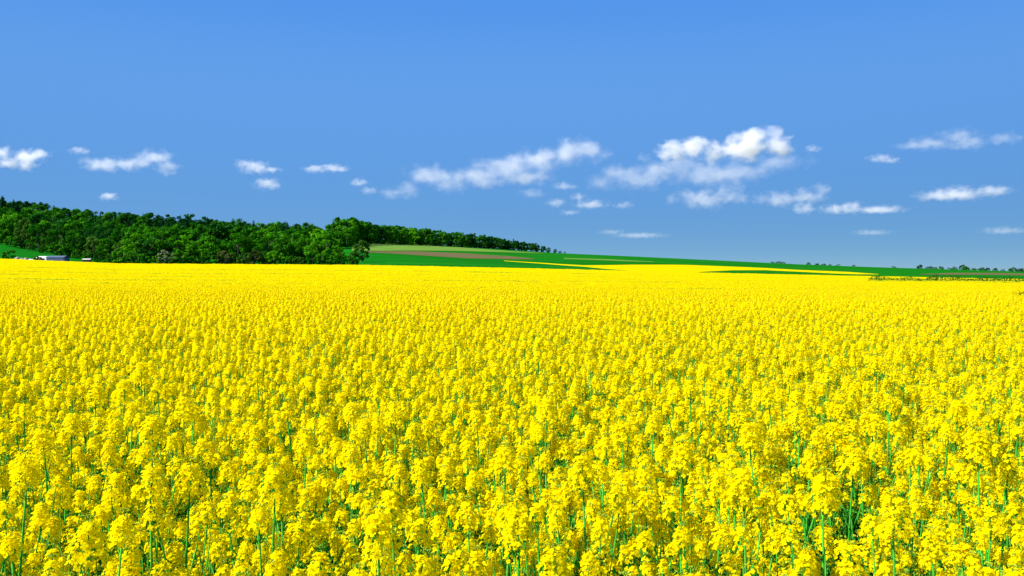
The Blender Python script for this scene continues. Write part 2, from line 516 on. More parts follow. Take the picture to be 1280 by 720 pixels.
# ------------------------------------------------------------------ where the plants stand
def scatter(d0, d1, dens, margin, rg):
    pts = []
    D = d0
    step = 1 / math.sqrt(dens)
    while D < d1:
        w = D * .60 + margin
        n = int(2 * w / step)
        for i in range(n):
            pts.append(((-w + (i + rg.random()) * step), D + rg.uniform(-.5, .5) * step * 1.2))
        D += step
    return pts
rg = random.Random(11)
near = scatter(1.75, 14, 33, 1.6, rg)
GAPS = [(px2x(1110, 3.6), 3.6, .34), (px2x(1020, 4.4), 4.35, .28), (px2x(375, 3.3), 3.25, .22), (px2x(85, 3.4), 3.35, .18), (px2x(770, 2.85), 2.8, .2),
        (px2x(940, 2.9), 2.95, .2), (px2x(610, 2.35), 2.35, .12), (px2x(495, 3.5), 3.5, .13), (px2x(250, 4.3), 4.3, .14), (px2x(830, 4.0), 3.9, .14)]
near = [p for p in near if not any(math.hypot(p[0] - g[0], p[1] - g[1]) < g[2] for g in GAPS)]
plants = []            # (x, y, variant, rz, scale, label-kind)
# plants that stand out in the photograph: column and row of the head, words for them
HEROES = [(62, 548, 'big round head on a bare green stem near the left edge'), (120, 494, 'tall domed head standing over the left of the field'),
          (226, 596, 'flat-topped head with green buds, left of the middle front'), (337, 606, 'upright cylindrical head on a slanting green stem'),
          (183, 598, 'rounded head beside the flat-topped one in the left front'), (8, 586, 'head cut by the left edge of the photo, two thick stems below it'),
          (225, 508, 'broad head before a small dark gap on the left'), (500, 632, 'heavy domed head at the front, left of the middle'),
          (480, 668, 'large head close to the bottom edge, left of the middle'), (650, 655, 'wide glowing head at the bottom, right of the middle'),
          (543, 590, 'slender head rising behind the heavy domed one'), (780, 545, 'full round head right of the middle'),
          (735, 588, 'tall head with long bare stem, right of the middle'), (848, 572, 'double-topped head over shaded stems'),
          (940, 603, 'wide head on a long pale stem before the dark gap'), (1060, 572, 'tall stacked head beside the dark gap on the right'),
          (1028, 610, 'small round head in front of the dark gap'), (1120, 640, 'lumpy head of several tops at the lower right'),
          (1230, 555, 'tall head near the right edge'), (960, 545, 'broad tuft of heads behind the dark gap'),
          (495, 515, 'tall head standing up in the middle distance'), (1105, 505, 'very slender tall plant with a thin green top')]
hero_pts = []
for hx, hy, words in HEROES:
    i = rnd.choice([0, 1, 9]) if 'slender' not in words else rnd.choice([7, 8, 11])
    top = VAR[i]['H'] * 1.12 - .06
    D = (EYE - top) * FPX / (hy - HOR)
    hero_pts.append((px2x(hx, D), D, i, rnd.uniform(0, 6.28), 1.12, words))
near = [p for p in near if not any(math.hypot(p[0] - h[0], p[1] - h[1]) < .10 for h in hero_pts)]
weights = [1, 1, 2.2, 2.2, 2.2, 1.5, 1.5, 1.4, 1.4, 1, 2.2, 1.4]
cand = []
for x, y in near:
    i = rg.choices(range(12), weights)[0]
    big = noise.noise(Vector((x * 1.6, y * 1.3, 3.3)))
    s = .985 + .10 * big + rg.uniform(-.12, .06) + (.11 if rg.random() < .09 else 0)
    cand.append((x, y, i, rg.uniform(0, 6.28), s, None))
def in_frame(c):
    x, y = c[0], c[1]
    px = 640 + FPX * x / y
    row = HOR + (EYE - VAR[c[2]]['H'] * c[4] + .05) * FPX / y
    return -10 < px < 1290 and row < 735
seen = sorted([c for c in cand if in_frame(c)], key=lambda c: c[1])
singles = hero_pts + seen[:300 - len(hero_pts)]
sset = set(id(c) for c in seen[:300 - len(hero_pts)])
stuff_pts = [c for c in cand if id(c) not in sset]

LOOK = {'tall': 'tall rape plant with one large domed yellow head', 'bushy': 'bushy rape plant with many small yellow heads',
        'pods': 'rape plant with thin pods under small yellow heads', 'slim': 'slender rape plant with a narrow yellow head'}
for (x, y, i, rz, s, words) in singles:
    v = VAR[i]
    root = empty('rape_plant', (x, y, tz(x, y)), rz, s)
    if words:
        tag(root, 'rape plant, ' + words, 'plant', 'rape plants that stand out at the front of the field')
    else:
        px = 640 + FPX * x / y
        side = ['far left', 'left', 'left of centre', 'right of centre', 'right', 'far right'][min(5, max(0, int(px // 213.4)))]
        dist = 'nearest row' if y < 2.6 else ('second row' if y < 3.1 else ('third row' if y < 3.55 else 'fourth row'))
        tag(root, f"{LOOK[v['kind']]}, {dist}, {side}", 'plant', f"{v['kind']} rape plants, {dist}, {side}")
    link_mesh('stem', v['m_stem'], root)
    link_mesh('foliage', v['m_leaf'], root)
    for mh in v['m_heads']:
        link_mesh('flower_head', mh, root)

# ------------------------------------------------------------------ the rest of the crop: ONE object (sheet of far flowers + instanced plants)
def lane_val(x, D):
    """how bare the crop is there: wheel tracks and thin spots, 0..1"""
    px = 640 + FPX * x / D
    v = 0.0
    for (dl, tilt, w, p0, p1, st) in LANES:
        c = dl + tilt * x
        w = w * (2.6 if st < 1.5 else 1.0)
        if abs(D - c) < w and p0 < px < p1:
            k = noise.noise(Vector((x * .07, dl * 3.7 + D * .2, 0))) + .6 * noise.noise(Vector((x * .5, D * .6, 5)))
            v = max(v, st * (1 - (abs(D - c) / w) ** 2) * min(1, max(0, .50 + 1.4 * k)))
    return v
LANES = [(47, .03, .8, -200, 1500, .5), (58, -.02, .8, -200, 900, .6), (74, .04, .9, 100, 1500, .65), (96, .02, 1.0, -200, 1100, .8), (99, .02, 1.0, -200, 1100, .7),
         (124, .03, 1.2, -200, 1500, .75), (150, .05, 1.3, -200, 900, .9), (154, .05, 1.3, -200, 900, .8), (185, .02, 1.5, -200, 1500, .7),
         (222, .04, 1.8, -200, 800, .8), (262, .02, 2, -200, 1500, .6), (222, .0, 30, 1085, 1500, 2.4), (50, .0, 5, 1258, 1500, 2.4), (46, .0, 1.2, 938, 985, 1.2)]
def far_sheet():
    pxs = np.linspace(-120, 1400, 560)
    ds = [11.0]
    while ds[-1] < 331: ds.append(ds[-1] + max(.22, ds[-1] * .0062))
    ds[-1] = 331.0
    vs, fs, lane = [], [], []
    for D in ds:
        X = px2x(pxs, D); Z = terr(X, np.full_like(X, D))
        for x, z in zip(X, Z):
            l = lane_val(x, D)
            h = min(1.17, .88 + (D - 11) * .020) + .08 * noise.noise(Vector((x * .9, D * .9, 0))) + .10 * noise.noise(Vector((x * .15, D * .10, 7))) + rnd.uniform(-.05, .07)
            h -= .22 * min(1, l)
            vs.append((x, D, z + h)); lane.append(min(1.0, l))
    n = len(pxs)
    for i in range(len(ds) - 1):
        for k in range(n - 1):
            fs.append((i * n + k, i * n + k + 1, (i + 1) * n + k + 1, (i + 1) * n + k))
    return vs, fs, lane
sv, sf, sl = far_sheet()
rg = random.Random(21)
mid = scatter(14, 30, 30, 3, rg) + scatter(30, 48, 20, 3, rg)
far = []
D_ = 48
while D_ < 230:
    far += scatter(D_, D_ * 1.15, 9.0 * (48 / D_) ** 1.7, 4, rg); D_ *= 1.15
for x, y in mid + far:
    if lane_val(x, y) > .16 + .3 * rg.random(): continue
    i = rg.choices(range(12), weights)[0]
    big = noise.noise(Vector((x * .5, y * .35, 3.3)))
    stuff_pts.append((x, y, i, rg.uniform(0, 6.28), 1.0 + (.08 if y < 20 else .05) * big + rg.uniform(-.08, .06), None))
m_fc, nt, out = new_mat('rape_field_flowers')
geo = nt.nodes.new('ShaderNodeNewGeometry')
n1 = noise_tex(nt, 2.6, 4, .7, vec=geo.outputs['Position'])
n2 = noise_tex(nt, .12, 3, .6, vec=geo.outputs['Position'])
att = nt.nodes.new('ShaderNodeAttribute'); att.attribute_name = 'bare'
c1 = ramp(nt, n1.outputs['Fac'], [(.28, (.12, .20, .006)), (.40, (.58, .44, .0006)), (.6, (.70, .54, .0008))])
lm = nt.nodes.new('ShaderNodeMath'); lm.operation = 'MULTIPLY_ADD'; lm.inputs[1].default_value = 1.5; lm.use_clamp = True
nb_ = nt.nodes.new('ShaderNodeMath'); nb_.operation = 'SUBTRACT'; nb_.inputs[1].default_value = .62
nt.links.new(n1.outputs['Fac'], nb_.inputs[0])
nt.links.new(att.outputs['Fac'], lm.inputs[0])
nq = nt.nodes.new('ShaderNodeMath'); nq.operation = 'MULTIPLY_ADD'; nq.inputs[1].default_value = .55      # greener patches, tens of metres wide
nt.links.new(n2.outputs['Fac'], nq.inputs[0]); nt.links.new(nb_.outputs[0], nq.inputs[2])
ns_ = nt.nodes.new('ShaderNodeMath'); ns_.operation = 'SUBTRACT'; ns_.inputs[1].default_value = .16; nt.links.new(nq.outputs[0], ns_.inputs[0])
nt.links.new(ns_.outputs[0], lm.inputs[2])
mx = nt.nodes.new('ShaderNodeMixRGB'); nt.links.new(lm.outputs[0], mx.inputs[0]); nt.links.new(c1, mx.inputs[1]); mx.inputs[2].default_value = (.06, .22, .01, 1)
d = nt.nodes.new('ShaderNodeBsdfDiffuse'); nt.links.new(mx.outputs[0], d.inputs[0])
t = nt.nodes.new('ShaderNodeBsdfTranslucent'); nt.links.new(mx.outputs[0], t.inputs[0])
s_ = nt.nodes.new('ShaderNodeMixShader'); s_.inputs[0].default_value = .2
nt.links.new(d.outputs[0], s_.inputs[1]); nt.links.new(t.outputs[0], s_.inputs[2]); nt.links.new(s_.outputs[0], out.inputs[0])
M_FIELD = m_fc

def crop_object(name, sv, sf, sl, pts):
    me = bpy.data.meshes.new(name)
    ns = len(sv)
    P = np.array([(p[0], p[1]) for p in pts])
    Zp = terr(P[:, 0], P[:, 1])
    me.from_pydata(list(sv) + [(p[0], p[1], z) for p, z in zip(pts, Zp)], [], sf)
    me.materials.append(M_FIELD)
    def attr(nm, ty, vals):
        a = me.attributes.new(nm, ty, 'POINT'); a.data.foreach_set('value', vals)
    attr('bare', 'FLOAT', list(sl) + [0.0] * len(pts))
    attr('is_plant', 'BOOLEAN', [False] * ns + [True] * len(pts))
    attr('variant', 'INT', [0] * ns + [p[2] for p in pts])
    attr('turn', 'FLOAT', [0.0] * ns + [p[3] for p in pts])
    attr('size', 'FLOAT', [1.0] * ns + [p[4] for p in pts])
    o = link_mesh(name, me)
    pool = bpy.data.collections.new('rape_plant_kinds')
    for i, v in enumerate(VAR):
        q = bpy.data.objects.new('rape_kind_%02d' % i, v['m_all']); pool.objects.link(q)
    g = bpy.data.node_groups.new('crop_stand', 'GeometryNodeTree')
    g.interface.new_socket('Geometry', in_out='INPUT', socket_type='NodeSocketGeometry')
    g.interface.new_socket('Geometry', in_out='OUTPUT', socket_type='NodeSocketGeometry')
    N = g.nodes.new
    gi = N('NodeGroupInput'); go = N('NodeGroupOutput')
    def named(nm, ty):
        a = N('GeometryNodeInputNamedAttribute'); a.data_type = ty; a.inputs['Name'].default_value = nm
        return [s for s in a.outputs if s.enabled and s.name == 'Attribute'][0]
    sep = N('GeometryNodeSeparateGeometry'); sep.domain = 'POINT'
    g.links.new(gi.outputs[0], sep.inputs[0]); g.links.new(named('is_plant', 'BOOLEAN'), sep.inputs['Selection'])
    ci = N('GeometryNodeCollectionInfo'); ci.inputs[0].default_value = pool
    ci.inputs['Separate Children'].default_value = True; ci.inputs['Reset Children'].default_value = True
    iop = N('GeometryNodeInstanceOnPoints')
    g.links.new(sep.outputs[0], iop.inputs['Points']); g.links.new(ci.outputs[0], iop.inputs['Instance'])
    iop.inputs['Pick Instance'].default_value = True
    g.links.new(named('variant', 'INT'), iop.inputs['Instance Index'])
    cx = N('ShaderNodeCombineXYZ'); g.links.new(named('turn', 'FLOAT'), cx.inputs['Z'])
    g.links.new(cx.outputs[0], iop.inputs['Rotation'])
    g.links.new(named('size', 'FLOAT'), iop.inputs['Scale'])
    jn = N('GeometryNodeJoinGeometry')
    g.links.new(iop.outputs[0], jn.inputs[0]); g.links.new(sep.outputs[1], jn.inputs[0])
    g.links.new(jn.outputs[0], go.inputs[0])
    md = o.modifiers.new('stand', 'NODES'); md.node_group = g
    return o
crop = crop_object('rapeseed_crop', sv, sf, sl, stuff_pts)
tag(crop, 'dense mass of yellow flowering rape filling the field to the wood', 'rape crop', kind='stuff')

strip = patch('rapeseed_strip', M_FIELD, [(630, 325.75), (655, 327.2), (680, 328.6), (700, 330), (730, 331.6), (760, 331.3), (790, 330.8), (840, 330.8), (860, 331.1), (950, 334.6), (1000, 337.4), (1060, 339.8), (1098, 342.5)],
      [(630, 325.95), (655, 327.7), (680, 329.4), (700, 331.0), (730, 333), (760, 336), (800, 338.6), (830, 341.5), (855, 342), (880, 339.6), (918, 337.7), (960, 337.6), (1000, 339.4), (1040, 341.4), (1075, 342.6), (1098, 342.8)], .12, 10, 'stuff', .0, .3)
tag(strip, 'narrow yellow strip of rape on the far green slope, right of the middle', 'rape crop')

# ------------------------------------------------------------------ trees
def broadleaf(seed, H=16.0, wide=.34, low=.10, nclump=38, nleaf=60, ls=.62):
    rg = random.Random(seed)
    tr = MB(); cr = MB()
    tr.tube([(0, 0, -1), (.1, .05, H * .2), (.0, .1, H * .45), (.15, 0, H * .75)], [H * .022, H * .017, H * .012, H * .004], 7)
    for k in range(7):
        a = k * 2.4 + rg.random(); z = H * rg.uniform(.22, .55); L = H * rg.uniform(.18, .28)
        tr.tube([(0, 0, z), (math.cos(a) * L * .6, math.sin(a) * L * .6, z + L * .4), (math.cos(a) * L, math.sin(a) * L, z + L * .9)], [H * .007, H * .005, H * .002], 5)
    cz = H * (.46 + low * .4); rz = H - cz
    for k in range(nclump):
        u = rg.uniform(-.95, 1); a = k * 2.39996 + rg.uniform(-.3, .3)
        rr = math.sqrt(1 - u * u) if u > 0 else math.sqrt(1 - u ** 4)
        f = rg.uniform(.62, .98)
        prof = 1.0 if u > 0 else 1 - .22 * u * u
        c = Vector((math.cos(a) * rr * H * wide * f * prof, math.sin(a) * rr * H * wide * f * prof, cz + u * rz * .86 * f))
        if c.z < H * low: c.z = H * low + rg.random()
        cl = H * rg.uniform(.065, .125)
        for q in range(nleaf):
            d = Vector((rg.gauss(0, 1), rg.gauss(0, 1), rg.gauss(.25, 1))).normalized()
            p = c + Vector((d.x, d.y, d.z * .8)) * cl * rg.uniform(.6, 1.08)
            n = (d + Vector((rg.uniform(-.6, .6), rg.uniform(-.6, .6), rg.uniform(-.3, .7)))).normalized()
            n, e1, e2 = frame(n)
            t = rg.uniform(0, 3.14); ea = e1 * math.cos(t) + e2 * math.sin(t); eb = n.cross(ea)
            s = ls * rg.uniform(.55, 1.15) * H / 16
            cr.add([p - ea * s, p - eb * s * .6 + n * s * .15, p + ea * s, p + eb * s * .6 + n * s * .15], [(0, 1, 2, 3)])
    return tr, cr
def conifer(seed, H=18.0):
    rg = random.Random(seed)
    tr = MB(); cr = MB()
    tr.tube([(0, 0, -1), (0, 0, H * .5), (0, 0, H * .98)], [.28, .18, .03], 6)
    for i in range(26):
        t = i / 25; z = H * (.12 + .86 * t); r = H * .23 * (1 - t) ** .8 + .3
        m = max(5, int(12 * (1 - t)) + 3)
        for k in range(m):
            a = 6.283 * k / m + i * .7 + rg.uniform(-.25, .25); L = r * rg.uniform(.7, 1.1)
            d = Vector((math.cos(a), math.sin(a), 0)); sd = Vector((-d.y, d.x, 0))
            for q in range(4):
                f = (q + .6) / 4
                p = Vector((0, 0, z)) + d * L * f - Vector((0, 0, L * .38 * f))
                w = .85 * (1.1 - f * .5)
                cr.add([p - d * .5, p + sd * w - Vector((0, 0, .25)), p + d * .55 - Vector((0, 0, .3)), p - sd * w - Vector((0, 0, .25))], [(0, 1, 2, 3)])
    return tr, cr
M_BARK = plain_mat('bark', (.02, .017, .012), (.045, .036, .028), 1.5)
TREE = {}
for i in range(7):
    TREE['broad', i] = broadleaf(300 + i, wide=[.34, .40, .30, .37, .44, .33, .36][i], low=[.1, .06, .12, .08, .05, .1, .14][i])
for i in range(3): TREE['shrub', i] = broadleaf(330 + i, wide=.52, low=.02, nclump=24, nleaf=55, ls=1.1)
for i in range(3): TREE['conifer', i] = conifer(350 + i)
M_BARK.name = 'bark'
TM = {}
def leaf_cols(nm, d, l): TM[nm] = leaf_mat('leaves_' + nm, d, l, .28, .35, .5)
leaf_cols('bright', (.028, .17, .003), (.085, .31, .006))
leaf_cols('mid', (.014, .11, .003), (.045, .21, .006))
leaf_cols('dark', (.007, .065, .006), (.020, .12, .010))
leaf_cols('conifer', (.005, .035, .014), (.012, .06, .022))
leaf_cols('olive', (.03, .11, .008), (.07, .18, .015))
leaf_cols('brown', (.045, .075, .012), (.08, .11, .02))
leaf_cols('blossom', (.10, .14, .06), (.20, .24, .12))
MESH = {}
for k, (tr, cr) in TREE.items():
    mt = tr.mesh('trunk', [M_BARK], True); mc = cr.mesh('crown', [TM['mid']])
    MESH[k] = (mt, mc)
def plant_tree(name, shape, col, px, D, H, label, cat, group, dz=0.0, wide=1.0):
    p = at(px, D); mt, mc = MESH[shape]
    base = 18.0 if shape[0] == 'conifer' else 16.0
    s = H / base
    r = empty(name, p + Vector((0, 0, dz)), rnd.uniform(0, 6.28), s)
    w = rnd.uniform(.92, 1.15) * wide; r.scale = (s * w, s * w, s)
    link_mesh('trunk', mt, r)
    c = link_mesh('crown', mc, r)
    c.material_slots[0].link = 'OBJECT'; c.material_slots[0].material = TM[col]
    tag(r, label, cat, group)
    return r
CW = {'bright': 'bright green', 'mid': 'mid green', 'dark': 'dark green', 'olive': 'olive green', 'brown': 'brownish', 'blossom': 'pale blossoming', 'conifer': 'blackish green', 'distant': 'hazy blue-green'}
def where(px):
    for lim, w in ((45, 'at the left edge'), (92, 'over the long shed'), (138, 'over the brown hut'), (185, 'right of the brown hut'),
                   (240, 'behind the whitish blossoming bush'), (300, 'above the low blossoming bush'), (370, 'left of its dark end')):
        if px < lim: return w
    return 'at its dark right end'
def wood():
    rg = random.Random(5)
    def front(px): return np.interp(px, [-60, 0, 60, 150, 200, 470], [470, 437, 405, 352, 346, 346])
    def rank(px0, px1, step, back, h0, h1, cols, shapes, tier, name='tree', jit=6, cat='tree'):
        px = px0
        while px < px1:
            D = front(px) + back + rg.uniform(-jit, jit)
            col = rg.choices(list(cols), list(cols.values()))[0]
            sh = rg.choice(shapes)
            H = rg.uniform(h0, h1) * float(np.interp(px, [385, 425, 455], [1, .80, .50]))
            kind = {'conifer': 'conifer', 'shrub': 'bush', 'broad': 'broadleaf tree'}[sh[0]]
            plant_tree(name if sh[0] != 'conifer' else 'conifer', sh, col, px, D, H, f"{CW[col]} {kind} {tier} {where(px)}", cat, f"{CW[col]} {kind}s {tier} {where(px)}")
            px += step * rg.uniform(.75, 1.25)
    B = [('broad', i) for i in range(7)]; S = [('shrub', i) for i in range(3)]; C = [('conifer', i) for i in range(3)]
    rank(-15, 452, 14, -2, 3.5, 7, dict(bright=2.5, mid=4, olive=1.5, brown=.35), S, 'on the front edge of the wood,', 'bush', 2, 'bush')
    rank(-25, 452, 18, 8, 10, 16, dict(bright=2, mid=4, dark=2, olive=1.5), B, 'in the front rank of the wood,', jit=4)
    rank(-30, 432, 20, 24, 14, 19, dict(bright=2.5, mid=4, dark=2), B, 'in the second rank of the wood,', jit=6)
    rank(-30, 400, 18, 60, 15, 20, dict(bright=1.5, mid=4, dark=3), B, 'in the third rank of the wood,', jit=12)
    rank(-30, 395, 16, 110, 15, 19, dict(mid=3, dark=4, bright=1), B, 'half way up the wooded slope,', jit=14)
    rank(-30, 400, 9, 175, 14.5, 18, dict(conifer=4, dark=0.01), C, 'in the dark belt high on the slope,', jit=12)
    rank(-30, 440, 8.5, 222, 14, 18.5, dict(mid=4, dark=3, bright=.8), B, 'on the skyline of the wood,', jit=14)
    plant_tree('conifer', ('conifer', 0), 'conifer', 4, 600, 20.5, 'pointed dark conifer, the highest point of the skyline at the left edge', 'tree', 'conifers on the skyline')
    plant_tree('conifer', ('conifer', 1), 'conifer', 18, 630, 17.5, 'lower pointed conifer just right of the highest one on the skyline', 'tree', 'conifers on the skyline')
    plant_tree('bush', ('shrub', 1), 'blossom', 208, 343, 6.5, 'whitish blossoming bush at the foot of the wood, right of the shed field', 'bush', None)
    plant_tree('bush', ('shrub', 2), 'blossom', 285, 343, 5, 'low whitish blossoming bush near the middle of the wood edge', 'bush', None)
    plant_tree('tree', ('broad', 1), 'olive', 453, 425, 11, 'lone olive-brown round tree on the right tip of the wood', 'tree', None)
    plant_tree('bush', ('shrub', 0), 'mid', 11, 350, 4.6, 'dark round bush at the left edge before the green field', 'bush', None)
    plant_tree('bush', ('shrub', 2), 'olive', 47, 333, 2.9, 'low scrubby bush in front of the white-roofed barn', 'bush', None)
wood()
def tree_row():
    rg = random.Random(9)
    for rk in range(2):
        px = 424
        while px < 694:
            D = float(np.interp(px, [424, 470, 560, 640, 692], [600, 690, 860, 1010, 1100])) + rk * 25 + rg.uniform(-8, 8)
            top = float(np.interp(px, [424, 445, 470, 520, 560, 610, 640, 675, 690], [270, 271, 278, 284, 288, 294, 298, 305, 312])) + rg.uniform(-1.5, 2.0)
            p = at(px, D)
            row = HOR - (p.z - EYE) / D * FPX
            H = max(4, (row - top) * D / FPX)
            col = 'dark' if px > 600 else rg.choices(['mid', 'bright', 'dark'], [4, 3.5, 1.2])[0]
            sh = ('broad', rg.randrange(7)) if px < 640 else rg.choice([('broad', 2), ('broad', 0), ('conifer', 1)])
            seg = 'next to the wood' if px < 490 else ('over the pale meadow' if px < 575 else ('over the brown strip' if px < 640 else 'at its low right end'))
            plant_tree('tree' if sh[0] == 'broad' else 'conifer', sh, col, px, D, H * 1.14, f"{CW[col]} {'tree' if sh[0]=='broad' else 'conifer'} in the {'front' if rk == 0 else 'back'} of the distant tree row {seg}", 'tree', f"{CW[col]} {sh[0]} trees in the {'front' if rk == 0 else 'back'} of the distant row {seg}", -H * .14)
            px += rg.uniform(7, 11) * (1 if px < 600 else .8)
    for px, w, H in [(700, 5, 4), (706, 4, 3)]:
        plant_tree('bush', ('shrub', 0), 'dark', px, 1120, H, 'dark bush just past the end of the distant tree row' if px == 700 else 'last low bush past the end of the distant tree row', 'bush', None)
    spots = [(965, 2.5), (972, 3), (979, 2.6), (987, 2.4), (1012, 3), (1022, 3.2), (1030, 3), (1038, 2.8), (1046, 2.6), (1068, 2), (1115, 2.6),
             (1150, 4.4), (1158, 4.2), (1163, 4), (1171, 4.2), (1176, 3.6), (1185, 3), (1192, 4.6), (1203, 6), (1208, 6.2), (1216, 5.2), (1222, 4), (1227, 5.8), (1235, 5.4), (1244, 3.6), (1253, 2.4), (1261, 4.8), (1267, 5.6), (1275, 5.4), (1281, 5)]
    for px, hp in spots:
        px += rg.uniform(-2.5, 2.5); hp *= rg.uniform(.65, 1.1)
        D = 1390 + rg.uniform(-40, 60)
        sh = ('broad', rg.choice([1, 3, 4])) if hp > 3.0 else ('shrub', rg.randrange(3))
        seg = 'far right, over the brown patch' if px > 1140 else ('beside the yellow strip' if px < 1060 else 'between the two clusters')
        H = hp * D / FPX
        plant_tree('tree' if sh[0] == 'broad' else 'bush', sh, rg.choice(['mid', 'dark']), px, D, H * 1.5, f"tiny {'tree' if sh[0]=='broad' else 'bush'} on the right skyline, {seg}", 'tree' if sh[0] == 'broad' else 'bush', f"tiny {'trees' if sh[0]=='broad' else 'bushes'} on the right skyline {seg}", -H * .42, 1.35)
tree_row()

# ------------------------------------------------------------------ green weeds standing over the crop along the ditch at the right
def weeds():
    rg = random.Random(77); b = MB()
    def clump(x, y, h, w, n, ls):
        z0 = tz(x, y)
        for q in range(n):
            d = Vector((rg.gauss(0, 1), rg.gauss(0, 1), rg.gauss(0, 1))).normalized()
            p = Vector((x + d.x * w, y + d.y * w * .6, z0 + h * (.62 + .36 * d.z)))
            nn, e1, e2 = frame(d + Vector((rg.uniform(-.5, .5), rg.uniform(-.5, .5), .4)))
            s = ls * rg.uniform(.6, 1.2)
            b.add([p - e1 * s, p - e2 * s * .5, p + e1 * s, p + e2 * s * .5], [(0, 1, 2, 3)])
    px = 1088.0
    while px < 1330:
        D = 236 + rg.uniform(-6, 6); g = noise.noise(Vector((px * .045, 1.7, 0)))
        h = CROP + .40 + 1.2 * max(0, .35 + 1.2 * g) + rg.uniform(-.1, .2)
        if g > -.42: clump(px2x(px, D), D, h, rg.uniform(.5, 1.0), 42, .22)
        px += rg.uniform(1.5, 3.2)
    for k in range(30):
        px = rg.uniform(1264, 1330); D = rg.uniform(47, 54)
        clump(px2x(px, D), D, CROP + rg.uniform(.02, .24) + (px - 1264) * .002, rg.uniform(.12, .25), 46, .06)
    for k in range(9):
        px = rg.uniform(938, 978); D = rg.uniform(28.5, 30.5)
        clump(px2x(px, D), D, CROP + rg.uniform(-.02, .05), .10, 30, .04)
    o = b.build('weeds', M_LEAF)
    tag(o, 'dark green weeds in a broken line across the right of the yellow field', 'weeds', kind='stuff')
weeds()

# ------------------------------------------------------------------ farm buildings at the left edge of the rape
M_WHITE = plain_mat('white_wall_paint', (.72, .72, .70), (.80, .80, .78), 2)
M_BLUE = plain_mat('blue_grey_sheet_metal', (.045, .07, .13), (.065, .10, .17), 1.2, .6)
M_RIDGE = plain_mat('pale_trim_metal', (.16, .20, .26), (.20, .25, .31), 3, .5)
M_WOOD = plain_mat('brown_boards', (.10, .055, .03), (.16, .09, .05), 3)
M_PALE = plain_mat('pale_roof_sheet', (.38, .33, .26), (.48, .43, .34), 2)
M_STONE = plain_mat('pale_stone', (.16, .14, .11), (.30, .27, .22), 4)
def gable(b, x0, x1, y0, y1, z0, ze, zr):
    ym = (y0 + y1) / 2
    b.add([(x0, y0, z0), (x0, y1, z0), (x0, y1, ze), (x0, ym, zr), (x0, y0, ze), (x1, y0, z0), (x1, y1, z0), (x1, y1, ze), (x1, ym, zr), (x1, y0, ze)],
          [(0, 4, 3, 2, 1), (5, 6, 7, 8, 9), (0, 5, 9, 4), (1, 2, 7, 6)])
def roof(b, x0, x1, y0, y1, ze, zr, over, th):
    ym = (y0 + y1) / 2; sl = (zr - ze) / (ym - y0)
    for s in (-1, 1):
        ye = y0 - over if s < 0 else y1 + over
        zl = ze - over * sl
        vs = [(x0 - over, ye, zl), (x1 + over, ye, zl), (x1 + over, ym, zr), (x0 - over, ym, zr)]
        vs += [(x, y, z + th) for x, y, z in vs]
        b.add(vs, [(0, 1, 2, 3), (4, 7, 6, 5), (0, 4, 5, 1), (1, 5, 6, 2), (3, 7, 4, 0), (2, 6, 7, 3)])
